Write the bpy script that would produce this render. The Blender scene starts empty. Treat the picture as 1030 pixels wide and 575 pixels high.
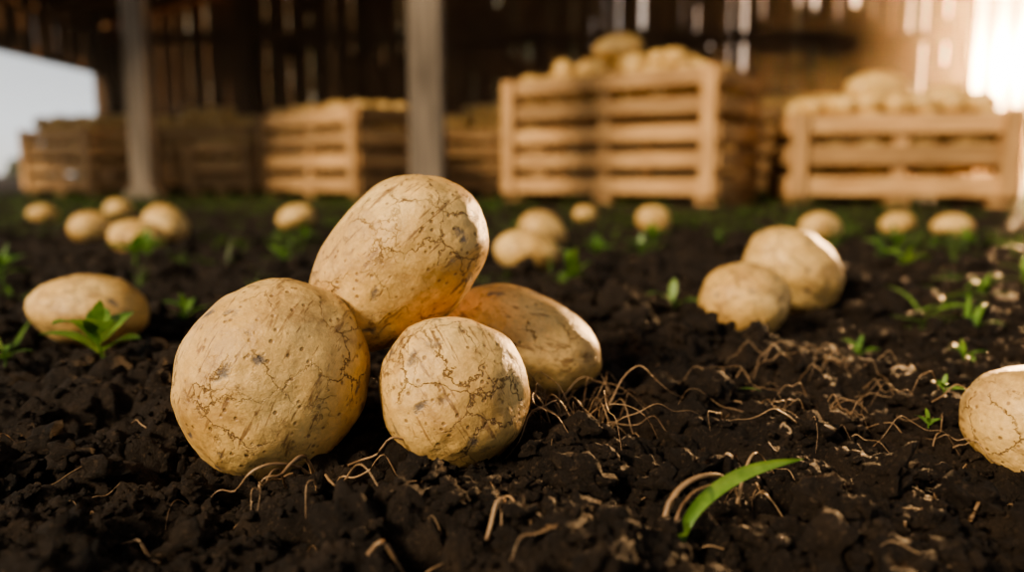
import bpy, math, random
import numpy as np
from mathutils import Vector, Matrix, Euler, noise as mn

random.seed(7)
rng = np.random.default_rng(7)
scene = bpy.context.scene
COL = scene.collection

# ------------------------------------------------------------ numpy noise
def _hash(ix, iy, s):
    h = (ix * 374761393 + iy * 668265263 + s * 974634777) & 0xffffffff
    h = ((h ^ (h >> 13)) * 1274126177) & 0xffffffff
    return h ^ (h >> 16)

def pn(x, y, s=0):
    x = np.asarray(x, dtype=float); y = np.asarray(y, dtype=float)
    ix = np.floor(x).astype(np.int64); iy = np.floor(y).astype(np.int64)
    fx = x - ix; fy = y - iy
    u = fx * fx * fx * (fx * (fx * 6 - 15) + 10); v = fy * fy * fy * (fy * (fy * 6 - 15) + 10)
    def g(a, b):
        t = _hash(ix + a, iy + b, s) * (2 * math.pi / 4294967296.0)
        return np.cos(t) * (fx - a) + np.sin(t) * (fy - b)
    n0 = g(0, 0) * (1 - u) + g(1, 0) * u
    n1 = g(0, 1) * (1 - u) + g(1, 1) * u
    return (n0 * (1 - v) + n1 * v) * 1.5

def clod(x, y, s=0):
    """rounded cellular lumps 0..1"""
    x = np.asarray(x, dtype=float); y = np.asarray(y, dtype=float)
    wx = x + 0.35 * pn(x * 1.7, y * 1.7, s + 11); wy = y + 0.35 * pn(x * 1.7, y * 1.7, s + 12)
    ix = np.floor(wx).astype(np.int64); iy = np.floor(wy).astype(np.int64)
    best = np.full(wx.shape, 0.0)
    for a in (-1, 0, 1):
        for b in (-1, 0, 1):
            h1 = _hash(ix + a, iy + b, s + 1) / 4294967296.0
            h2 = _hash(ix + a, iy + b, s + 2) / 4294967296.0
            h3 = _hash(ix + a, iy + b, s + 3) / 4294967296.0
            dx = ix + a + h1 - wx; dy = iy + b + h2 - wy
            r = 0.45 + 0.45 * h3
            d = 1 - (dx * dx + dy * dy) / (r * r)
            best = np.maximum(best, np.sqrt(np.maximum(d, 0)) * r)
    return best

def fade(y, spacing_scale):
    # fades detail with distance where the mesh is too coarse to carry it
    k = 0.0065 * np.maximum(y, 0.2) * spacing_scale
    return np.clip(1.6 - 2.2 * k, 0, 1)

MOUNDS = [(0.035, 0.285, 0.020, 0.05), (-0.02, 0.47, 0.004, 0.10), (0.45, 1.15, 0.014, 0.35),
          (0.02, 0.56, 0.008, 0.08), (0.13, 0.30, 0.006, 0.04), (-0.25, 0.55, 0.008, 0.07), (0.17, 0.62, 0.010, 0.07),
          # hollows where the potatoes lie
          (-0.030, 0.392, -0.022, 0.037), (-0.130, 0.380, -0.018, 0.045), (0.225, 0.710, -0.020, 0.05),
          (-0.39, 0.675, -0.015, 0.06), (0.28, 0.380, -0.026, 0.05), (0.03, 0.49, -0.006, 0.03), (0.33, 0.82, -0.008, 0.05)]

def H(x, y):
    x = np.asarray(x, dtype=float); y = np.asarray(y, dtype=float)
    h = 0.014 * pn(x * 3.1, y * 3.1, 5) + 0.010 * pn(x * 9, y * 9, 6)
    m = np.clip(0.9 + 1.1 * pn(x * 6, y * 6, 9), 0.3, 1.6)
    h = h + 0.0180 * m * (clod(x * 24, y * 24, 20) - 0.45) * fade(y, 27)
    h = h + 0.0110 * m * (clod(x * 55, y * 55, 40) - 0.45) * fade(y, 62)
    h = h + 0.0048 * (clod(x * 150, y * 150, 60) - 0.45) * fade(y, 150)
    h = h + 0.0024 * pn(x * 330, y * 330, 80) * fade(y, 200)
    for mx, my, a, r in MOUNDS:
        h = h + a * np.exp(-((x - mx) ** 2 + (y - my) ** 2) / (r * r))
    return h

# ------------------------------------------------------------ materials
def new_mat(name):
    m = bpy.data.materials.new(name); m.use_nodes = True
    nt = m.node_tree; nt.nodes.clear()
    out = nt.nodes.new('ShaderNodeOutputMaterial')
    b = nt.nodes.new('ShaderNodeBsdfPrincipled')
    nt.links.new(b.outputs[0], out.inputs[0])
    return m, nt, b, out

def N(nt, t, **kw):
    n = nt.nodes.new(t)
    for k, v in kw.items():
        setattr(n, k, v)
    return n

def ramp(nt, fac, stops, interp='LINEAR'):
    r = nt.nodes.new('ShaderNodeValToRGB'); r.color_ramp.interpolation = interp
    els = r.color_ramp.elements
    while len(els) < len(stops): els.new(0.5)
    for e, (p, c) in zip(els, stops):
        e.position = p
        e.color = (c, c, c, 1) if isinstance(c, (int, float)) else (c[0], c[1], c[2], 1)
    nt.links.new(fac, r.inputs[0])
    return r.outputs[0]

def mix(nt, fac, a, b, mode='MIX'):
    n = nt.nodes.new('ShaderNodeMix'); n.data_type = 'RGBA'; n.blend_type = mode
    for sock, v in ((n.inputs[0], fac), (n.inputs[6], a), (n.inputs[7], b)):
        if isinstance(v, (int, float)): sock.default_value = v
        elif isinstance(v, tuple): sock.default_value = (*v, 1)
        else: nt.links.new(v, sock)
    return n.outputs[2]

def math_(nt, op, a, b=None):
    n = nt.nodes.new('ShaderNodeMath'); n.operation = op
    for i, v in enumerate((a, b)):
        if v is None: continue
        if isinstance(v, (int, float)): n.inputs[i].default_value = v
        else: nt.links.new(v, n.inputs[i])
    return n.outputs[0]

def potato_material(name, detail=True, dull=1.0):
    m, nt, b, out = new_mat(name)
    L = nt.links.new
    tc = N(nt, 'ShaderNodeTexCoord'); oi = N(nt, 'ShaderNodeObjectInfo')
    off = N(nt, 'ShaderNodeVectorMath', operation='SCALE'); off.inputs[0].default_value = (3.1, 7.7, 5.3)
    L(oi.outputs['Random'], off.inputs['Scale'])
    co = N(nt, 'ShaderNodeVectorMath', operation='ADD'); L(tc.outputs['Object'], co.inputs[0]); L(off.outputs[0], co.inputs[1])
    P = co.outputs[0]
    def noise(scale, detail=4, rough=0.55, vec=None, dist=0.0):
        n = N(nt, 'ShaderNodeTexNoise'); n.inputs['Scale'].default_value = scale
        n.inputs['Detail'].default_value = detail; n.inputs['Roughness'].default_value = rough
        n.inputs['Distortion'].default_value = dist
        L(vec or P, n.inputs['Vector']); return n
    base = ramp(nt, noise(20, 5).outputs[0], [(0.3, (0.54 * dull, 0.325 * dull, 0.108 * dull)), (0.5, (0.69 * dull, 0.445 * dull, 0.168 * dull)), (0.7, (0.80 * dull, 0.560 * dull, 0.245 * dull))])
    fine = ramp(nt, noise(240, 4, 0.7).outputs[0], [(0.3, 0.66), (0.65, 1.08)])
    c = mix(nt, 0.65, base, fine, 'MULTIPLY')
    # soil smudges
    sm = ramp(nt, noise(26, 9, 0.74, dist=0.4).outputs[0], [(0.49, 0.0), (0.69, 0.80)])
    c = mix(nt, sm, c, (0.27, 0.15, 0.06))
    if detail:
        sm2 = ramp(nt, noise(48, 10, 0.78, dist=0.2).outputs[0], [(0.595, 0.0), (0.67, 0.85)])
        c = mix(nt, sm2, c, (0.125, 0.072, 0.036))
        wn = noise(70, 5, 0.65)
        sub = N(nt, 'ShaderNodeVectorMath', operation='SUBTRACT'); L(wn.outputs['Color'], sub.inputs[0]); sub.inputs[1].default_value = (0.5, 0.5, 0.5)
        sc = N(nt, 'ShaderNodeVectorMath', operation='SCALE'); L(sub.outputs[0], sc.inputs[0]); sc.inputs['Scale'].default_value = 0.022
        ad = N(nt, 'ShaderNodeVectorMath', operation='ADD'); L(P, ad.inputs[0]); L(sc.outputs[0], ad.inputs[1])
        def cracks(scale, w, ml, mh, mscale):
            v = N(nt, 'ShaderNodeTexVoronoi', feature='DISTANCE_TO_EDGE'); v.inputs['Scale'].default_value = scale
            L(ad.outputs[0], v.inputs['Vector'])
            e = ramp(nt, v.outputs['Distance'], [(0.0, 1.0), (w * 0.5, 0.8), (w, 0.0)])
            mk = ramp(nt, noise(mscale, 3).outputs[0], [(ml, 0.0), (mh, 1.0)])
            return math_(nt, 'MULTIPLY', e, mk)
        c1 = cracks(34, 0.018, 0.47, 0.56, 22)
        c2 = cracks(90, 0.032, 0.54, 0.64, 34)
        cr = math_(nt, 'MAXIMUM', c1, math_(nt, 'MULTIPLY', c2, 0.6))
        c = mix(nt, math_(nt, 'MULTIPLY', cr, 0.88), c, (0.13, 0.065, 0.027))
        def scrape(rot, sc_, scale, lo, hi, col, k=0.8):
            mp = N(nt, 'ShaderNodeMapping'); mp.inputs['Scale'].default_value = sc_; mp.inputs['Rotation'].default_value = rot
            L(P, mp.inputs[0])
            s_ = ramp(nt, noise(scale, 6, 0.64, mp.outputs[0], 0.3).outputs[0], [(lo, 0.0), (hi, k)])
            return mix(nt, s_, c, col)
        c = scrape((0.5, 0.8, 0.3), (1, 1, 5), 38, 0.59, 0.65, (0.23, 0.125, 0.05))
        c = scrape((1.9, 0.2, 1.1), (1, 1, 9), 30, 0.61, 0.65, (0.18, 0.095, 0.04), 0.8)
        v = N(nt, 'ShaderNodeTexVoronoi', feature='F1'); v.inputs['Scale'].default_value = 70; L(ad.outputs[0], v.inputs['Vector'])
        spot = ramp(nt, v.outputs['Distance'], [(0.14, 1.0), (0.32, 0.0)])
        sel = ramp(nt, v.outputs['Color'], [(0.67, 0.0), (0.71, 1.0)])
        sp = math_(nt, 'MULTIPLY', spot, sel)
        c = mix(nt, math_(nt, 'MULTIPLY', sp, 0.9), c, (0.12, 0.098, 0.085))
        v2 = N(nt, 'ShaderNodeTexVoronoi', feature='F1'); v2.inputs['Scale'].default_value = 220; L(P, v2.inputs['Vector'])
        sp2 = math_(nt, 'MULTIPLY', ramp(nt, v2.outputs['Distance'], [(0.14, 1.0), (0.30, 0.0)]), ramp(nt, v2.outputs['Color'], [(0.55, 0.0), (0.59, 1.0)]))
        c = mix(nt, math_(nt, 'MULTIPLY', sp2, 0.75), c, (0.20, 0.11, 0.045))
        h = math_(nt, 'SUBTRACT', noise(150, 6, 0.65).outputs[0], math_(nt, 'MULTIPLY', cr, 1.1))
        h = math_(nt, 'SUBTRACT', h, math_(nt, 'MULTIPLY', sp, 0.4))
        h = math_(nt, 'SUBTRACT', h, math_(nt, 'MULTIPLY', sp2, 0.4))
        bp = N(nt, 'ShaderNodeBump'); bp.inputs['Strength'].default_value = 0.65; bp.inputs['Distance'].default_value = 0.0018
        L(h, bp.inputs['Height']); L(bp.outputs[0], b.inputs['Normal'])
    L(c, b.inputs['Base Color'])
    b.inputs['Roughness'].default_value = 0.44
    b.inputs['Specular IOR Level'].default_value = 0.4
    b.inputs['Subsurface Weight'].default_value = 0.04
    b.inputs['Subsurface Radius'].default_value = (0.01, 0.005, 0.002)
    return m

def soil_material():
    m, nt, b, out = new_mat('dark_soil')
    L = nt.links.new
    tc = N(nt, 'ShaderNodeTexCoord')
    def noise(scale, d=6, r=0.65):
        n = N(nt, 'ShaderNodeTexNoise'); n.inputs['Scale'].default_value = scale; n.inputs['Detail'].default_value = d; n.inputs['Roughness'].default_value = r
        L(tc.outputs['Object'], n.inputs['Vector']); return n.outputs[0]
    c = ramp(nt, noise(45), [(0.3, (0.0095, 0.0062, 0.0044)), (0.55, (0.025, 0.0160, 0.0102)), (0.75, (0.062, 0.040, 0.025))])
    c = mix(nt, ramp(nt, noise(7), [(0.5, 0.0), (0.75, 0.5)]), c, (0.055, 0.034, 0.020))
    c = mix(nt, ramp(nt, noise(420, 3), [(0.58, 0.0), (0.68, 0.65)]), c, (0.12, 0.078, 0.048))
    L(c, b.inputs['Base Color'])
    b.inputs['Roughness'].default_value = 0.7
    b.inputs['Specular IOR Level'].default_value = 0.3
    h = math_(nt, 'ADD', noise(260, 6, 0.75), math_(nt, 'MULTIPLY', noise(1100, 3, 0.7), 0.35))
    bp = N(nt, 'ShaderNodeBump'); bp.inputs['Strength'].default_value = 1.0; bp.inputs['Distance'].default_value = 0.005
    L(h, bp.inputs['Height']); L(bp.outputs[0], b.inputs['Normal'])
    return m

def wood_material(name, dark, light, rough=0.65, fs=(5, 70)):
    m, nt, b, out = new_mat(name)
    L = nt.links.new
    uv = N(nt, 'ShaderNodeUVMap'); uv.uv_map = 'UVMap'
    mp = N(nt, 'ShaderNodeMapping'); mp.inputs['Scale'].default_value = (fs[0], fs[1], 1); L(uv.outputs[0], mp.inputs[0])
    n = N(nt, 'ShaderNodeTexNoise'); n.inputs['Scale'].default_value = 1; n.inputs['Detail'].default_value = 6; n.inputs['Distortion'].default_value = 0.5
    L(mp.outputs[0], n.inputs['Vector'])
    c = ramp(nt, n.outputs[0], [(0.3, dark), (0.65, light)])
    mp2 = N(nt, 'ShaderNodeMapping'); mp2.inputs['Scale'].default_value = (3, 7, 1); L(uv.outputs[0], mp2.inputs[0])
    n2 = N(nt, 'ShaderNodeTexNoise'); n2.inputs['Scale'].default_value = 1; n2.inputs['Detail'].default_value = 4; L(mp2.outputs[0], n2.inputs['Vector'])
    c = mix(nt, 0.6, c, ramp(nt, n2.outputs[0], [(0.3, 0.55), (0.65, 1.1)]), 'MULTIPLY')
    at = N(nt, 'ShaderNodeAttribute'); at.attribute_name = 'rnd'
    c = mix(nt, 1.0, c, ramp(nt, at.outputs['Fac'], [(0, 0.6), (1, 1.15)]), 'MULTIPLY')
    L(c, b.inputs['Base Color']); b.inputs['Roughness'].default_value = rough
    b.inputs['Specular IOR Level'].default_value = 0.25
    bp = N(nt, 'ShaderNodeBump'); bp.inputs['Strength'].default_value = 0.4; bp.inputs['Distance'].default_value = 0.004
    L(n.outputs[0], bp.inputs['Height']); L(bp.outputs[0], b.inputs['Normal'])
    return m

def leaf_material(name, a, bcol, trans=0.35):
    m, nt, b, out = new_mat(name)
    L = nt.links.new
    tc = N(nt, 'ShaderNodeTexCoord')
    n = N(nt, 'ShaderNodeTexNoise'); n.inputs['Scale'].default_value = 60; n.inputs['Detail'].default_value = 3
    L(tc.outputs['Object'], n.inputs['Vector'])
    c = ramp(nt, n.outputs[0], [(0.35, a), (0.65, bcol)])
    L(c, b.inputs['Base Color']); b.inputs['Roughness'].default_value = 0.45
    tr = N(nt, 'ShaderNodeBsdfTranslucent'); L(c, tr.inputs[0])
    ms = N(nt, 'ShaderNodeMixShader'); ms.inputs[0].default_value = trans
    L(b.outputs[0], ms.inputs[1]); L(tr.outputs[0], ms.inputs[2]); L(ms.outputs[0], out.inputs[0])
    return m

M_POT = potato_material('potato_skin')
M_POTFAR = potato_material('potato_skin_heap', detail=False, dull=1.0)
M_SOIL = soil_material()
M_CRATE = wood_material('crate_pine', (0.38, 0.200, 0.082), (0.66, 0.405, 0.19))
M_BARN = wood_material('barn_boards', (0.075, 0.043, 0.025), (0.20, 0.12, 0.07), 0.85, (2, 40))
M_POST = wood_material('weathered_post', (0.13, 0.105, 0.08), (0.30, 0.24, 0.185), 0.85, (2, 50))
M_LEAF = leaf_material('leaf_green', (0.075, 0.17, 0.03), (0.20, 0.34, 0.075), 0.4)
M_GRASS = leaf_material('grass_green', (0.055, 0.11, 0.020), (0.15, 0.23, 0.055), 0.35)
M_ROOT = leaf_material('dry_root', (0.18, 0.105, 0.052), (0.42, 0.28, 0.16), 0.15)

# ------------------------------------------------------------ mesh helpers
def mesh_obj(name, verts, faces, mat, smooth=False, parent=None):
    me = bpy.data.meshes.new(name)
    me.from_pydata(verts, [], faces); me.update()
    if smooth: me.polygons.foreach_set('use_smooth', [True] * len(me.polygons))
    me.materials.append(mat)
    ob = bpy.data.objects.new(name, me); COL.objects.link(ob)
    if parent: ob.parent = parent
    return ob

def np_mesh(name, V, F, mat, smooth=True, parent=None):
    """V (n,3), F (m,k) fast builder"""
    me = bpy.data.meshes.new(name)
    n = len(V); m, k = F.shape
    me.vertices.add(n); me.vertices.foreach_set('co', V.astype(np.float32).ravel())
    me.loops.add(m * k); me.loops.foreach_set('vertex_index', F.astype(np.int32).ravel())
    me.polygons.add(m)
    me.polygons.foreach_set('loop_start', np.arange(0, m * k, k, dtype=np.int32))
    me.polygons.foreach_set('loop_total', np.full(m, k, dtype=np.int32))
    me.update(calc_edges=True); me.validate()
    if smooth: me.polygons.foreach_set('use_smooth', np.ones(len(me.polygons), dtype=bool))
    me.materials.append(mat)
    ob = bpy.data.objects.new(name, me); COL.objects.link(ob)
    if parent: ob.parent = parent
    return ob

class Boards:
    def __init__(s): s.v = []; s.f = []; s.uv = []; s.r = []
    def box(s, c, size, ax=0, M=None):
        c = Vector(c); hx, hy, hz = size[0] / 2, size[1] / 2, size[2] / 2
        i0 = len(s.v); loc = []
        for x in (-hx, hx):
            for y in (-hy, hy):
                for z in (-hz, hz):
                    p = Vector((x, y, z)); loc.append(p.copy())
                    s.v.append(c + (M @ p if M else p))
        ou, ov = random.random() * 60, random.random() * 60; r = random.random()
        for q in ((0, 1, 3, 2), (4, 6, 7, 5), (0, 4, 5, 1), (2, 3, 7, 6), (0, 2, 6, 4), (1, 5, 7, 3)):
            s.f.append([i0 + k for k in q])
            for k in q:
                p = loc[k]; o = [a for a in range(3) if a != ax]
                s.uv.append((p[ax] + ou, p[o[0]] + p[o[1]] + ov))
            s.r.append(r)
    def build(s, name, mat, parent=None, bevel=0.004):
        me = bpy.data.meshes.new(name); me.from_pydata(s.v, [], s.f); me.update()
        uvl = me.uv_layers.new(name='UVMap')
        uvl.data.foreach_set('uv', [a for t in s.uv for a in t])
        at = me.attributes.new('rnd', 'FLOAT', 'FACE'); at.data.foreach_set('value', s.r)
        me.materials.append(mat)
        ob = bpy.data.objects.new(name, me); COL.objects.link(ob)
        if parent: ob.parent = parent
        if bevel:
            b = ob.modifiers.new('bevel', 'BEVEL'); b.width = bevel; b.segments = 2; b.limit_method = 'ANGLE'
        return ob

def ico(sub):
    import bmesh
    bm = bmesh.new(); bmesh.ops.create_icosphere(bm, subdivisions=sub, radius=1.0)
    V = np.array([v.co[:] for v in bm.verts]); F = np.array([[v.index for v in f.verts] for f in bm.faces])
    bm.free(); return V, F
ICO = {k: ico(k) for k in (2, 3, 4, 5, 6)}

# ------------------------------------------------------------ ground
def build_ground():
    rows, cols = 860, 860
    ys = [-3.0, -1.5, -0.6, -0.2, -0.05, 0.05]
    y = 0.10
    while len(ys) < rows and y < 16:
        ys.append(y); y += max(0.0022, y * 0.0062)
    ys += [18, 22, 30, 45, 70, 110]
    ys = np.array(ys); rows = len(ys)
    s = np.linspace(-1, 1, cols); s = s * (0.75 + 0.25 * s * s)
    half = np.abs(ys) * 0.85 + 0.42
    half = np.where(ys < 0.1, 3.0, half); half[:6] = np.linspace(4, 0.6, 6)
    half = half + np.where(ys > 14, ys, 0)
    X = s[None, :] * half[:, None]; Y = np.repeat(ys[:, None], cols, 1)
    Z = H(X, Y)
    Z[Y > 14] *= 0.3
    V = np.stack([X.ravel(), Y.ravel(), Z.ravel()], 1)
    idx = np.arange(rows * cols).reshape(rows, cols)
    F = np.stack([idx[:-1, :-1].ravel(), idx[:-1, 1:].ravel(), idx[1:, 1:].ravel(), idx[1:, :-1].ravel()], 1)
    return np_mesh('ground', V, F, M_SOIL, smooth=True)
build_ground()

# far flat field skirts so the ground is complete to either side
mesh_obj('field', [(-150, -40, -0.06), (150, -40, -0.06), (150, 200, -0.06), (-150, 200, -0.06)], [(0, 1, 2, 3)], M_SOIL)

# ------------------------------------------------------------ potatoes
def potato_shape(rad, seed, taper=0.0, sub=5, bend=0.0, lump=1.0):
    V, F = ICO[sub]
    V = V.copy(); r = random.Random(seed)
    o = Vector((r.uniform(-50, 50), r.uniform(-50, 50), r.uniform(-50, 50)))
    R = np.empty(len(V))
    for i, p in enumerate(V):
        q = Vector(p)
        R[i] = 1 + lump * (0.075 * mn.noise(q * 0.9 + o) + 0.045 * mn.noise(q * 2.2 + o) + 0.010 * mn.noise(q * 6 + o))
    for k in range(7):
        d = Vector((r.gauss(0, 1), r.gauss(0, 1), r.gauss(0, 1))).normalized()
        ang = np.arccos(np.clip(V @ np.array(d), -1, 1))
        R -= 0.022 * np.exp(-(ang / 0.085) ** 2) - 0.012 * np.exp(-(ang / 0.24) ** 2)
    V = V * R[:, None]
    # slightly boxier than an ellipsoid
    V[:, 0] = np.sign(V[:, 0]) * np.abs(V[:, 0]) ** 0.95
    k = 1 + taper * V[:, 0]
    V[:, 1] *= k; V[:, 2] *= k
    V[:, 2] += bend * (V[:, 0] ** 2 - 0.4)
    # normalise so the given radii are the real half-extents
    V = (V - (V.max(0) + V.min(0)) / 2) / ((V.max(0) - V.min(0)) / 2)
    return V * np.array(rad), F

def potato(loc, rad, rot=(0, 0, 0), seed=0, taper=0.0, sub=5, bend=0.0, lump=1.0):
    V, F = potato_shape(rad, seed, taper, sub, bend, lump)
    ob = np_mesh('potato', V, F, M_POT)
    ob.location = loc; ob.rotation_euler = rot
    return ob
D = math.radians
# foreground pile
potato((-0.132, 0.43, 0.0375), (0.0570, 0.050, 0.0515), (0, D(-62), 0), 3, -0.06, 6)
potato((-0.0325, 0.432, 0.0300), (0.0445, 0.041, 0.0420), (0, D(60), D(8)), 11, 0.04, 6)
potato((0.006, 0.530, 0.0375), (0.0570, 0.044, 0.0350), (0, D(18), D(-8)), 21, 0.02, 6)
potato((-0.0700, 0.476, 0.0955), (0.0625, 0.042, 0.0435), (0, D(-43), D(-6)), 34, 0.10, 6, bend=0.03)
# left
potato((-0.388, 0.72, 0.025), (0.0510, 0.042, 0.0345), (0, D(6), D(10)), 41, 0.08, 5)
# right pair
potato((0.227, 0.765, 0.028), (0.0440, 0.042, 0.0385), (0, D(-8), 0), 52, -0.05, 5)
potato((0.311, 0.875, 0.045), (0.0560, 0.048, 0.043), (0, D(36), 0), 61, 0.0, 5)
# right edge
potato((0.303, 0.427, 0.0060), (0.052, 0.038, 0.0350), (0, D(24), D(-10)), 73, 0.04, 5)
# middle distance
for i, (x, y, a, b_, t) in enumerate([
        (0.022, 1.18, 0.050, 0.033, 6), (0.064, 1.66, 0.052, 0.042, 20), (-0.982, 1.86, 0.051, 0.036, -8), (-0.806, 1.86, 0.056, 0.042, 28),
        (-0.744, 1.58, 0.060, 0.036, 6), (-1.27, 2.58, 0.048, 0.034, 0), (-1.55, 2.64, 0.050, 0.034, 4), (-0.58, 2.15, 0.053, 0.038, -10),
        (0.356, 2.01, 0.044, 0.036, 10), (0.225, 2.44, 0.038, 0.029, 0), (0.662, 1.71, 0.047, 0.034, 8), (0.971, 2.01, 0.045, 0.032, -6),
        (1.078, 1.95, 0.049, 0.034, 0)]):
    z = float(H(x, y)); z = z + b_ * 0.80
    potato((x, y, z), (a, a * 0.85, b_), (0, D(t), D(random.uniform(-25, 25))), 100 + i, random.uniform(-.08, .08), 4)

# ------------------------------------------------------------ crates
def crate(center, angle, w, d, h, rows, slat, heap, psize=0.06, extra=()):
    root = bpy.data.objects.new('potato_crate', None); COL.objects.link(root)
    root.empty_display_size = 0.2
    root.location = (center[0], center[1], -0.005); root.rotation_euler = (0, 0, D(angle))
    th = 0.02; foot = 0.055
    B = Boards()
    body = h - foot
    gap = (body - rows * slat) / max(1, rows - 1)
    for i in range(rows):
        z = foot + slat / 2 + i * (slat + gap)
        for sy in (-1, 1):
            B.box((random.uniform(-.004, .004), sy * (d / 2), z + random.uniform(-.003, .003)), (w + 0.02, th, slat), 0)
        for sx in (-1, 1):
            B.box((sx * (w / 2 - th / 2), 0, z), (th, d - th * 1.2, slat), 1)
    B.build('slats', M_CRATE, root)
    P = Boards()
    for sx in (-1, 1):
        for sy in (-1, 1):
            P.box((sx * (w / 2 - 0.055), sy * (d / 2 - 0.045), h / 2), (0.065, 0.065, h), 2)
            P.box((sx * (w / 2 - 0.045), sy * (d / 2 + 0.021), foot + body / 2), (0.075, 0.018, body + .01), 2)
    P.box((0, -(d / 2 - 0.03), foot + body / 2), (0.06, 0.03, body), 2)
    P.box((0, (d / 2 - 0.03), foot + body / 2), (0.06, 0.03, body), 2)
    P.build('corner_posts', M_CRATE, root)
    S = Boards()
    for sx in (-0.5, 0, 0.5):
        S.box((sx * (w - 0.12), 0, foot - 0.012), (0.10, d, 0.024), 1)
        for sy in (-1, 0, 1):
            S.box((sx * (w - 0.12), sy * (d / 2 - 0.06), 0.02), (0.10, 0.10, 0.044), 0)
    nb = max(3, int(w / 0.13))
    for i in range(nb):
        S.box((-w / 2 + 0.05 + (w - 0.1) * i / (nb - 1), 0, foot + 0.012), (0.10, d - 0.06, 0.018), 1)
    S.build('pallet_base', M_CRATE, root)
    # potatoes filling the crate
    Vs = []; Fs = []; n0 = 0; V3, F3 = ICO[3]
    step = psize * 1.75
    lay = int((h - foot) / (step * 0.72)) + 1
    items = []
    for k in range(lay + 4):
        z = foot + 0.03 + psize * 0.6 + k * step * 0.72
        if z < h - 3.2 * psize: continue
        nx = int((w - 0.14) / step) + 1; ny = int((d - 0.12) / step) + 1
        for a in range(nx):
            for c in range(ny):
                x = (-0.5 + (a + 0.5) / nx) * (w - 0.12) + random.uniform(-.2, .2) * step
                y = (-0.5 + (c + 0.5) / ny) * (d - 0.12) + random.uniform(-.2, .2) * step
                dome = h + heap * max(0, 1 - (x / (w / 2)) ** 2) ** 0.6 * max(0, 1 - (y / (d / 2)) ** 2) ** 0.5
                if z < dome: items.append((x, y, z + random.uniform(-.01, .01), psize * random.uniform(0.85, 1.15)))
    for e in extra: items.append(e)
    for (x, y, z, s) in items:
        big = s > psize * 1.3
        M = np.array(Euler((random.uniform(-.4, .4), random.uniform(-.4, .4), random.uniform(0, 6.28)) if not big else (0.1, random.uniform(-.15, .15), D(-angle) + random.uniform(-.3, .3))).to_matrix())
        q = V3 * (np.array([s * 1.15, s * 0.85, s * 0.78]) if not big else np.array([s * 1.15, s * 0.75, s * 0.62]))
        tp = random.uniform(-.12, .12); q[:, 1:] *= (1 + tp * V3[:, :1])
        q = q @ M.T + np.array([x, y, z])
        Vs.append(q); Fs.append(F3 + n0); n0 += len(V3)
    np_mesh('potato_heap', np.concatenate(Vs), np.concatenate(Fs), M_POTFAR, parent=root)
    return root

crate((0.60, 4.25), -36, 1.22, 0.52, 0.64, 5, 0.078, 0.08, 0.058, extra=[(-0.05, -0.02, 0.80, 0.115), (-0.36, -0.05, 0.71, 0.07), (0.25, 0.0, 0.72, 0.075)])
crate((1.866, 4.09), -11.6, 0.99, 0.80, 0.43, 3, 0.088, 0.10, 0.07, extra=[(-0.06, -0.16, 0.55, 0.15), (0.28, -0.05, 0.52, 0.12), (-0.3, -0.1, 0.48, 0.11)])
crate((-1.09, 5.06), -45, 1.13, 0.45, 0.53, 4, 0.088, 0.03, 0.055)
crate((-0.15, 5.62), 0, 0.75, 0.60, 0.44, 4, 0.070, 0.15, 0.06)
crate((-2.03, 5.82), -4, 0.50, 0.40, 0.37, 3, 0.080, 0.02, 0.05)
crate((-2.925, 5.62), -30, 0.80, 0.50, 0.45, 4, 0.075, 0.11, 0.06)
crate((-2.5, 6.75), 0, 0.95, 0.60, 0.52, 4, 0.090, 0.14, 0.06)
crate((1.95, 5.75), 3, 0.95, 0.60, 0.60, 5, 0.075, 0.06, 0.06)

# ------------------------------------------------------------ barn
YW = 9.0; YF = 3.4; XL = -4.5; XR = 8.0; XM = 1.75; ZE = 1.75; ZR = 3.4
def roofz(x): return ZE + (ZR - ZE) * (1 - abs(x - XM) / (XM - XL))
W = Boards(); x = XL
while x < XR:
    wd = random.uniform(0.13, 0.24)
    if x > 4.95 and x < 6.3: g = random.uniform(0.13, 0.19); wd = random.uniform(0.06, 0.10)
    elif x > 2.2: g = random.choice([0.012, 0.03, 0.05, 0.07])
    elif x > -0.5: g = random.choice([0.006, 0.015, 0.025, 0.04])
    else: g = random.choice([0.006, 0.012, 0.018, 0.03])
    zt = roofz(x + wd / 2) - 0.05; zb = 0.02 + random.uniform(0, .06)
    M = Matrix.Rotation(random.uniform(-.006, .006), 3, 'Y')
    W.box((x + wd / 2, YW + random.uniform(-.008, .008), (zt + zb) / 2), (wd, 0.024, zt - zb), 2, M)
    # strips added over parts of the gaps to break up their light
    if g < 0.1:
        z = 0.1
        while z < zt - 0.2:
            ln = random.uniform(0.15, 0.8)
            if random.random() < 0.36: W.box((x + wd + g / 2, YW + 0.04, z + ln / 2), (g + 0.07, 0.02, ln), 2)
            z += ln + random.uniform(0.05, 0.4)
    x += wd + g
# rails on the inside of the boards
for (a, b_) in ((XL, 4.95), (6.3, XR)):
    W.box(((a + b_) / 2, YW - 0.045, 0.30), (b_ - a, 0.05, 0.12), 0)
    W.box(((a + b_) / 2, YW - 0.045, 1.62), (b_ - a, 0.05, 0.12), 0)
W.box((5.6, YW - 0.045, 0.30), (1.35, 0.05, 0.10), 0)
for px in (-4.45, -2.9, -1.5, 0.1, 1.75, 3.4, 4.9, 6.5, 7.95):
    W.box((px, YW - 0.13, roofz(px) / 2), (0.13, 0.12, roofz(px)), 2)
W.build('wall_back', M_BARN, None, 0.003)
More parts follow.
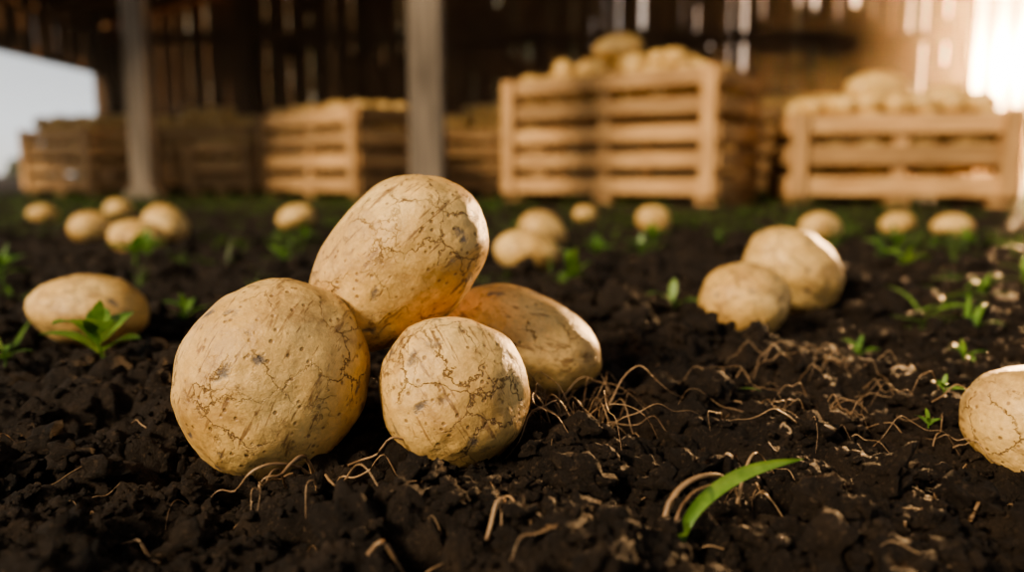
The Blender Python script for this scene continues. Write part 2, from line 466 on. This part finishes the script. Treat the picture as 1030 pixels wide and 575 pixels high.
# left side: open below, boarded frieze between two beams
S = Boards(); y = YF
while y < YW:
    wd = random.uniform(0.13, 0.2)
    S.box((XL, y + wd / 2, 1.47), (0.022, wd, 0.46), 2); y += wd + random.choice([0.008, 0.02, 0.035])
S.box((XL + .03, (YF + YW) / 2, 1.27), (0.10, YW - YF, 0.10), 1)
S.box((XL + .03, (YF + YW) / 2, 1.70), (0.10, YW - YF, 0.10), 1)
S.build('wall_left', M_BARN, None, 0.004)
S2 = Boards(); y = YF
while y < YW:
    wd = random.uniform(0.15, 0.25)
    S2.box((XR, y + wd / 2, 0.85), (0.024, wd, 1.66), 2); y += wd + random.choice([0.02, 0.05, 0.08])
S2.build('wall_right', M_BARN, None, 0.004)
R = Boards()
for sgn in (-1, 1):
    xe = XL - 0.15 if sgn < 0 else XR + 0.15
    half = abs(XM - xe); ang = math.atan2(ZR - ZE, XM - XL); ln = half / math.cos(ang)
    M = Matrix.Rotation(-ang if sgn < 0 else ang, 3, 'Y')
    cx = (xe + XM) / 2; cz = roofz(cx) + 0.06
    yy = YF
    while yy < YW + 0.3:
        R.box((cx, yy + 0.1, cz), (ln, 0.196, 0.022), 0, M); yy += 0.2
    yy = YF + 0.1
    while yy < YW:
        R.box((cx, yy, cz - 0.07), (ln, 0.06, 0.10), 0, M); yy += 0.75
R.build('roof', M_BARN, None, 0)
T = Boards(); T.box((XM, 4.96, 2.12), (XR - XL - 2.4, 0.12, 0.16), 0)
T.build('tie_beam', M_BARN)
def post(x, y, w, top, name='barn_post'):
    B = Boards(); B.box((0, 0, top / 2 - 0.05), (w, w, top + 0.1), 2)
    B.box((0, 0, 0.02), (w * 1.5, w * 1.5, 0.08), 2)
    ob = B.build(name, M_POST, None, 0.012); ob.location = (x, y, 0); return ob
post(-2.19, 4.8, 0.125, 2.28)
post(-0.365, 3.5, 0.145, 2.78)
post(3.55, 3.9, 0.145, 2.85)

# added warm haze volume that spreads the sun glow inside the barn
hz = mesh_obj('glow_haze', [(x, y, z) for x in (-4.4, 7.9) for y in (3.45, 8.6) for z in (0.06, 1.66)],
              [(0, 1, 3, 2), (4, 6, 7, 5), (0, 4, 5, 1), (2, 3, 7, 6), (0, 2, 6, 4), (1, 5, 7, 3)], M_SOIL)
mh = bpy.data.materials.new('glow_haze'); mh.use_nodes = True; nth = mh.node_tree; nth.nodes.clear()
o_ = nth.nodes.new('ShaderNodeOutputMaterial'); vs = nth.nodes.new('ShaderNodeVolumeScatter')
vs.inputs['Color'].default_value = (1.0, 0.78, 0.54, 1); vs.inputs['Density'].default_value = 0.026; vs.inputs['Anisotropy'].default_value = 0.76
nth.links.new(vs.outputs[0], o_.inputs['Volume']); hz.data.materials[0] = mh

# ------------------------------------------------------------ low hedge at left, tall trees added to dim the wall gaps
def hedge_and_gap_screen(name, x0, x1, y0, hfun, n):
    Vs = []; Fs = []; n0 = 0; V3, F3 = ICO[3]
    for i in range(n):
        x = x0 + (x1 - x0) * i / n + random.uniform(-.5, .5); hh = hfun(x)
        for k in range(3 if hh < 5 else 7):
            r = min(hh, 4.5) * random.uniform(0.28, 0.5)
            o = Vector((random.random() * 90, 3, 7))
            f = np.array([1 + 0.45 * mn.noise(Vector(p) * 2.4 + o) for p in V3])
            q = V3 * f[:, None] * r * np.array([1.2, 0.8, 1.0]) + np.array([x + random.uniform(-.9, .9), y0 + random.uniform(-1, 1), hh * ((0.2 + 0.3 * k) if hh < 5 else (0.06 + 0.145 * k))])
            Vs.append(q); Fs.append(F3 + n0); n0 += len(V3)
    np_mesh(name, np.concatenate(Vs), np.concatenate(Fs), leaf_material(name + '_foliage', (0.012, 0.02, 0.008), (0.03, 0.045, 0.018), 0.1))
def th_(x):
    if x < -20: return 0.9
    if x < 2: return 8.0 + 3.0 * math.sin(x * 1.3)
    if x < 20: return 5.0 + 2.2 * math.sin(x * .9)
    return 3.0
hedge_and_gap_screen('hedge_and_gap_screen', -60, 60, 46, th_, 78)

# ------------------------------------------------------------ soil crumbs (one mesh)
def crumbs(name, n_by, sub, amp):
    V0, F0 = ICO[sub]
    variants = []
    for k in range(14):
        o = Vector((k * 7.3, k * 3.1, 5))
        f = np.array([1 + amp * mn.noise(Vector(p) * 1.5 + o) + amp * 0.6 * mn.noise(Vector(p) * 3.7 + o) for p in V0])
        variants.append(V0 * f[:, None] * np.array([1, random.uniform(.7, 1), random.uniform(.55, .85)]))
    Vs = []; xs = []; ys = []; ss = []
    for (n, y0, y1, s0, s1, wf) in n_by:
        yy = y0 + (y1 - y0) * rng.random(n) ** 1.3
        xx = (rng.random(n) * 2 - 1) * (yy * wf + 0.12)
        keep = pn(xx * 7, yy * 7, 77) + rng.random(n) * 0.8 > 0.1
        xx = xx[keep]; yy = yy[keep]
        s = s0 + (s1 - s0) * rng.random(len(xx)) ** 3
        xs.append(xx); ys.append(yy); ss.append(s)
    xs = np.concatenate(xs); ys = np.concatenate(ys); ss = np.concatenate(ss)
    hs = H(xs, ys)
    for i in range(len(xs)):
        M = np.array(Euler((random.uniform(-.6, .6), random.uniform(-.6, .6), random.uniform(0, 6.28))).to_matrix())
        Vs.append((variants[i % 14] * ss[i]) @ M.T + np.array([xs[i], ys[i], hs[i] + ss[i] * 0.25]))
    V = np.concatenate(Vs)
    F = (F0[None] + (np.arange(len(xs)) * len(V0))[:, None, None]).reshape(-1, 3)
    return np_mesh(name, V, F, M_SOIL, smooth=True)
crumbs('soil_crumbs', [(13000, 0.2, 0.8, 0.0008, 0.0042, 0.72), (8000, 0.6, 2.0, 0.0015, 0.007, 0.72), (3500, 1.8, 4.5, 0.004, 0.014, 0.75)], 2, 0.7)
crumbs('soil_clods', [(1100, 0.22, 0.8, 0.004, 0.0140, 0.75), (1300, 0.7, 2.2, 0.006, 0.021, 0.75)], 3, 0.95)

# ------------------------------------------------------------ leaves and blades
class Leaves:
    def __init__(s): s.v = []; s.f = []
    def leaf(s, base, az, L, w, e0, e1, kind='leaf', n=8, twist=0.0, fold=0.25):
        p = Vector(base); ds = L / n; hd = Vector((math.cos(az), math.sin(az), 0)); side0 = Vector((-math.sin(az), math.cos(az), 0))
        i0 = len(s.v)
        for i in range(n + 1):
            t = i / n; e = e0 + (e1 - e0) * t
            d = hd * math.cos(e) + Vector((0, 0, 1)) * math.sin(e)
            side = (Matrix.Rotation(twist * t, 3, d) @ side0)
            if kind == 'leaf': ww = w * (0.12 + math.sin(math.pi * min(1, t ** 0.85)) ** 0.8 * 0.95) * (1 if t < 0.97 else 0.1)
            else: ww = w * (0.55 + 0.45 * min(1, t * 4)) * max(0.02, (1 - t ** 2.2))
            s.v += [p + side * ww / 2 + Vector((0, 0, fold * ww * .5)), p.copy(), p - side * ww / 2 + Vector((0, 0, fold * ww * .5))]
            p = p + d * ds
        for i in range(n):
            a = i0 + i * 3
            s.f += [(a, a + 1, a + 4, a + 3), (a + 1, a + 2, a + 5, a + 4)]
        return p
    def stem(s, pts, r, k=6):
        i0 = len(s.v); n = len(pts)
        for i, p in enumerate(pts):
            p = Vector(p); a = Vector(pts[max(0, i - 1)]); b = Vector(pts[min(n - 1, i + 1)])
            d = (b - a).normalized(); x = d.orthogonal().normalized(); y = d.cross(x)
            rr = r[i] if isinstance(r, (list, tuple)) else r
            for j in range(k):
                t = 2 * math.pi * j / k; s.v.append(p + x * math.cos(t) * rr + y * math.sin(t) * rr)
        for i in range(n - 1):
            for j in range(k):
                a = i0 + i * k + j; b = i0 + i * k + (j + 1) % k
                s.f.append((a, b, b + k, a + k))
    def build(s, name, mat):
        return mesh_obj(name, s.v, s.f, mat, smooth=True)

def gz(x, y, dz=-0.003): return (x, y, float(H(x, y)) + dz)

def seedling(x, y, size, nleaf, seed, wide=0.42, stemh=0.45, name='weed_seedling', e=(0.7, -0.2)):
    r = random.Random(seed); A = Leaves(); b = Vector(gz(x, y))
    top = b + Vector((r.uniform(-.1, .1) * size, r.uniform(-.1, .1) * size, size * stemh))
    A.stem([b, (b + top) / 2 + Vector((size * .04, 0, 0)), top], [size * 0.035, size * 0.03, size * 0.025])
    for i in range(nleaf):
        az = 2 * math.pi * i / nleaf + r.uniform(-.35, .35)
        st = b.lerp(top, 0.55 + 0.45 * (i % 3) / 2)
        L = size * r.uniform(0.65, 0.95)
        A.leaf(st, az, L, L * wide, e[0] + r.uniform(-.2, .35), e[1] + r.uniform(-.3, .2), 'leaf', 9, r.uniform(-.3, .3))
    A.leaf(top, r.uniform(0, 6), size * .6, size * .2, 1.35, 1.0, 'leaf', 7)
    return A.build(name, M_LEAF)
seedling(-0.296, 0.565, 0.050, 6, 4, 0.45, 0.6, e=(0.9, 0.0))
seedling(-0.325, 0.775, 0.034, 4, 5, 0.3, 0.7)
seedling(0.071, 0.97, 0.050, 4, 6, 0.35, 0.6, e=(1.1, 0.5))
seedling(0.172, 0.83, 0.044, 2, 8, 0.25, 0.25, e=(0.9, -0.6))
seedling(0.270, 0.485, 0.015, 3, 9, 0.4)
seedling(0.243, 0.45, 0.014, 3, 10, 0.35)
seedling(-0.66, 1.02, 0.055, 6, 12, 0.3)
seedling(0.53, 1.06, 0.045, 5, 13, 0.3)
seedling(0.13, 1.25, 0.045, 5, 15, 0.4)
seedling(-0.36, 1.25, 0.045, 5, 18, 0.35)
seedling(0.30, 0.68, 0.026, 5, 20, 0.3)
seedling(-0.375, 0.575, 0.030, 4, 29, 0.28)
for i, (x, y) in enumerate([(0.16, 1.42), (0.21, 1.30), (0.27, 1.55), (0.42, 1.62), (0.60, 1.28), (0.70, 1.45), (0.78, 1.18), (0.47, 1.32), (0.86, 1.5), (-0.15, 1.7), (-0.42, 1.6), (-0.62, 1.35), (-0.90, 1.25), (0.64, 0.98), (-0.55, 1.15), (0.36, 0.62)]):
    seedling(x, y, 0.034 + 0.012 * (i % 3) - (0.012 if y < 0.7 else 0), 4 + i % 3, 60 + i, 0.34, 0.5)

def grass_clump(x, y, size, n, seed, wide=0.05, name='grass_tuft', e=(1.1, -0.3)):
    r = random.Random(seed); A = Leaves()
    for i in range(n):
        az = r.uniform(0, 6.28); L = size * r.uniform(.6, 1.1)
        A.leaf(gz(x + r.uniform(-.1, .1) * size, y + r.uniform(-.1, .1) * size), az, L, max(0.0012, size * wide * r.uniform(.7, 1.3)), e[0] + r.uniform(-.5, .3), e[1] + r.uniform(-.5, .6), 'blade', 9, r.uniform(-.6, .6))
    return A.build(name, M_LEAF)
grass_clump(0.43, 0.745, 0.075, 9, 21, 0.09, e=(0.9, -0.4))
grass_clump(0.425, 0.82, 0.065, 8, 22, 0.09, e=(0.9, -0.4))
grass_clump(0.555, 0.93, 0.07, 8, 14, 0.09, e=(0.9, -0.4))
grass_clump(0.48, 0.88, 0.05, 6, 15, 0.09, e=(0.9, -0.4))
grass_clump(-0.45, 0.70, 0.06, 6, 25, 0.10, e=(0.6, 0.1))
grass_clump(-0.62, 0.98, 0.07, 8, 26, 0.09, e=(0.6, 0.0))
grass_clump(0.137, 0.515, 0.040, 3, 27, 0.06, e=(1.3, -0.7))
# large blade in the foreground
A = Leaves()
pts = [(0.0675, 0.303, 0.000), (0.069, 0.306, 0.010), (0.075, 0.310, 0.018), (0.085, 0.315, 0.0245), (0.098, 0.322, 0.0285), (0.112, 0.328, 0.030), (0.128, 0.335, 0.0295)]
pts = [(a, b, c - 0.003) for a, b, c in pts]
wd = [0.0035, 0.0045, 0.0055, 0.0060, 0.0056, 0.0040, 0.0006]
for i, (p, w_) in enumerate(zip(pts, wd)):
    p = Vector(p); a = Vector(pts[max(0, i - 1)]); b = Vector(pts[min(6, i + 1)]); d = (b - a).normalized()
    sd = d.cross(Vector((0.25, -0.8, 0.55))).normalized()
    A.v += [p + sd * w_ / 2, p + Vector((0, .0012, -.0008)), p - sd * w_ / 2]
for i in range(6):
    a = i * 3; A.f += [(a, a + 1, a + 4, a + 3), (a + 1, a + 2, a + 5, a + 4)]
ob = A.build('grass_blade', M_LEAF); sb = ob.modifiers.new('s', 'SUBSURF'); sb.levels = 2; sb.render_levels = 2

# short weeds spread over the field (one mesh)
A = Leaves(); cnt = 0
while cnt < 4800:
    y = 0.9 + 4.6 * random.random() ** 0.75; x = random.uniform(-1, 1) * (y * 0.8 + 0.3)
    dens = float(pn(x * 1.6, y * 1.6, 31)) + 0.55 * float(pn(x * 6, y * 6, 32)) + min(0.45, (y - 1.6) * 0.30)
    if y < 1.7 and abs(x) < 0.3: dens -= 0.1
    if dens < 0.08 + random.random() * 0.3: continue
    cnt += 1; b = gz(x, y)
    if random.random() < 0.5:
        for k in range(random.randint(3, 6)):
            A.leaf(b, random.uniform(0, 6.28), random.uniform(.013, .034), random.uniform(.007, .013), random.uniform(.2, 1.1), random.uniform(-.4, .4), 'leaf', 3)
    else:
        for k in range(random.randint(3, 6)):
            A.leaf(b, random.uniform(0, 6.28), random.uniform(.02, .06), random.uniform(.002, .004), random.uniform(.8, 1.4), random.uniform(-.2, .8), 'blade', 3)
A.build('field_weeds', M_GRASS)

# ------------------------------------------------------------ roots and straw
def strands(name, list_of_pts, radii, mat=M_ROOT):
    A = Leaves()
    for pts, r in zip(list_of_pts, radii):
        P = [Vector(p) for p in pts]; Q = []
        ext = [P[0] * 2 - P[1]] + P + [P[-1] * 2 - P[-2]]
        for i in range(1, len(ext) - 2):
            for t in (0, .25, .5, .75):
                p0, p1, p2, p3 = ext[i - 1:i + 3]
                Q.append(0.5 * ((2 * p1) + (p2 - p0) * t + (2 * p0 - 5 * p1 + 4 * p2 - p3) * t * t + (3 * p1 - p0 - 3 * p2 + p3) * t ** 3))
        Q.append(P[-1]); n = len(Q)
        A.stem(Q, [r * (1 - 0.75 * (i / (n - 1)) ** 1.5) for i in range(n)], 5)
    return A.build(name, mat)
def wander(x, y, az, L, n, lift, seed, curl=0.5):
    r = random.Random(seed); pts = []; cx, cy = x, y
    for i in range(n):
        t = i / (n - 1)
        pts.append((cx, cy, float(H(cx, cy)) + 0.001 + lift * math.sin(math.pi * t) * r.uniform(.6, 1.2)))
        az += r.uniform(-curl, curl); cx += math.cos(az) * L / n; cy += math.sin(az) * L / n
    return pts
S_ = []; R_ = []
for i, (x, y, az, L, lift, r) in enumerate([(-0.100, 0.386, -1.2, 0.06, 0.016, .0011), (-0.097, 0.384, -0.9, 0.075, 0.018, .0009), (-0.104, 0.380, -2.4, 0.05, .014, .0008),
        (-0.085, 0.395, 0.1, 0.06, 0.014, .0008), (-0.100, 0.380, -1.6, 0.065, .018, .0010), (-0.11, 0.377, -1.9, 0.045, .012, .0007), (-0.092, 0.385, -0.4, 0.06, .014, .0007), (-0.098, 0.375, -1.35, 0.05, .010, .0008)]):
    S_.append(wander(x, y, az, L, 8, lift, 200 + i)); R_.append(r)
strands('potato_roots', S_, R_)
S_ = []; R_ = []
for i in range(52):
    x = 0.032 + random.uniform(-.020, .020); y = 0.466 + random.uniform(-.02, .02)
    S_.append(wander(x, y, random.uniform(0, 6.28), random.uniform(.025, .080), 7, random.uniform(.008, .028), 300 + i, 0.8)); R_.append(random.uniform(.0003, .0006))
strands('fibrous_roots', S_, R_)
strands('dry_shoot', [[(0.063, 0.300, -0.003), (0.0615, 0.305, 0.010), (0.066, 0.31, 0.020), (0.076, 0.317, 0.0245), (0.088, 0.325, 0.023), (0.096, 0.33, 0.016), (0.10, 0.332, 0.006)],
        [(0.066, 0.302, -0.002), (0.067, 0.308, 0.011), (0.074, 0.314, 0.019), (0.084, 0.32, 0.021)],
        [(0.098, 0.33, 0.008), (0.104, 0.34, 0.020), (0.112, 0.35, 0.024), (0.122, 0.355, 0.012)]], [.0015, .0010, .0009])
S_ = []; R_ = []
for i in range(56):
    x = random.uniform(.13, .28); y = random.uniform(.42, .58)
    S_.append(wander(x, y, random.choice([0, math.pi]) + random.uniform(-.8, .8), random.uniform(.02, .065), 7, random.uniform(.006, .014), 400 + i, .45)); R_.append(random.uniform(.00025, .0005))
strands('straw_wisps', S_, R_)
S_ = []; R_ = []
for i in range(230):
    y = 0.28 + 1.3 * random.random() ** 1.4; x = random.uniform(-1, 1) * (y * .7 + .05)
    S_.append(wander(x, y, random.uniform(0, 6.28), random.uniform(.010, .038), 5, random.uniform(-.001, .006), 500 + i, .5)); R_.append(random.uniform(.00022, .0006))
for i, (x, y, az, L) in enumerate([(-0.055, 0.287, 0.3, 0.035), (-0.01, 0.30, 1.2, .02), (0.29, .40, -.4, .05), (-0.15, 0.32, 2.9, .03), (0.2, 0.33, 0.5, .035)]):
    S_.append(wander(x, y, az, L, 6, .006, 900 + i, .4)); R_.append(.0010)
strands('root_debris', S_, R_)

# ------------------------------------------------------------ world, lights
SUN = Vector((0.624, 1.0295, 0.1396)).normalized()
w = bpy.data.worlds.new('evening_sky'); scene.world = w; w.use_nodes = True
nt = w.node_tree; nt.nodes.clear(); L = nt.links.new
out = nt.nodes.new('ShaderNodeOutputWorld'); bg = nt.nodes.new('ShaderNodeBackground'); L(bg.outputs[0], out.inputs[0])
tc = nt.nodes.new('ShaderNodeTexCoord'); sep = nt.nodes.new('ShaderNodeSeparateXYZ'); L(tc.outputs['Generated'], sep.inputs[0])
base = ramp(nt, sep.outputs[2], [(0.0, (1.0, 0.94, 0.85)), (0.05, (1.0, 1.0, 0.98)), (0.2, (0.66, 0.67, 0.67)), (0.45, (0.32, 0.32, 0.315)), (1.0, (0.24, 0.23, 0.215))])
dt = N(nt, 'ShaderNodeVectorMath', operation='DOT_PRODUCT'); L(tc.outputs['Generated'], dt.inputs[0]); dt.inputs[1].default_value = SUN
dm = math_(nt, 'MAXIMUM', dt.outputs['Value'], 0.0)
def halo(p, s, col):
    v = math_(nt, 'MULTIPLY', math_(nt, 'POWER', dm, p), s)
    n = N(nt, 'ShaderNodeVectorMath', operation='SCALE'); n.inputs[0].default_value = col; L(v, n.inputs['Scale']); return n.outputs[0]
def vadd(a, b):
    n = N(nt, 'ShaderNodeVectorMath', operation='ADD'); L(a, n.inputs[0]); L(b, n.inputs[1]); return n.outputs[0]
tot = vadd(vadd(base, halo(14, 2.0, (1.0, 0.54, 0.22))), vadd(halo(160, 8, (1.0, 0.54, 0.21)), halo(2500, 50, (1.0, 0.74, 0.44))))
L(tot, bg.inputs[0]); bg.inputs[1].default_value = 1.0

def sun(name, d, col, energy, angle):
    l = bpy.data.lights.new(name, 'SUN'); l.color = col; l.energy = energy; l.angle = D(angle)
    o = bpy.data.objects.new(name, l); COL.objects.link(o)
    o.rotation_euler = Vector(d).to_track_quat('Z', 'Y').to_euler(); o.location = Vector(d).normalized() * 12
sun('sky_glow_light', (-0.80, -0.62, 0.66), (1.0, 0.80, 0.54), 5.0, 14)
sun('evening_sun', (0.635, 0.97, 0.165), (1.0, 0.58, 0.26), 16.0, 1.5)

# ------------------------------------------------------------ camera
cd = bpy.data.cameras.new('camera'); cam = bpy.data.objects.new('camera', cd); COL.objects.link(cam)
cam.location = (0, 0, 0.15); cam.rotation_euler = (D(90 - 8), 0, 0)
cd.sensor_width = 36; cd.lens = 28; cd.clip_start = 0.01; cd.clip_end = 500
cd.dof.use_dof = True; cd.dof.focus_distance = 0.405; cd.dof.aperture_fstop = 3.6
scene.camera = cam
scene.view_settings.view_transform = 'AgX'
try: scene.view_settings.look = 'AgX - Medium High Contrast'
except Exception as e: print(e)
scene.view_settings.exposure = 0.1
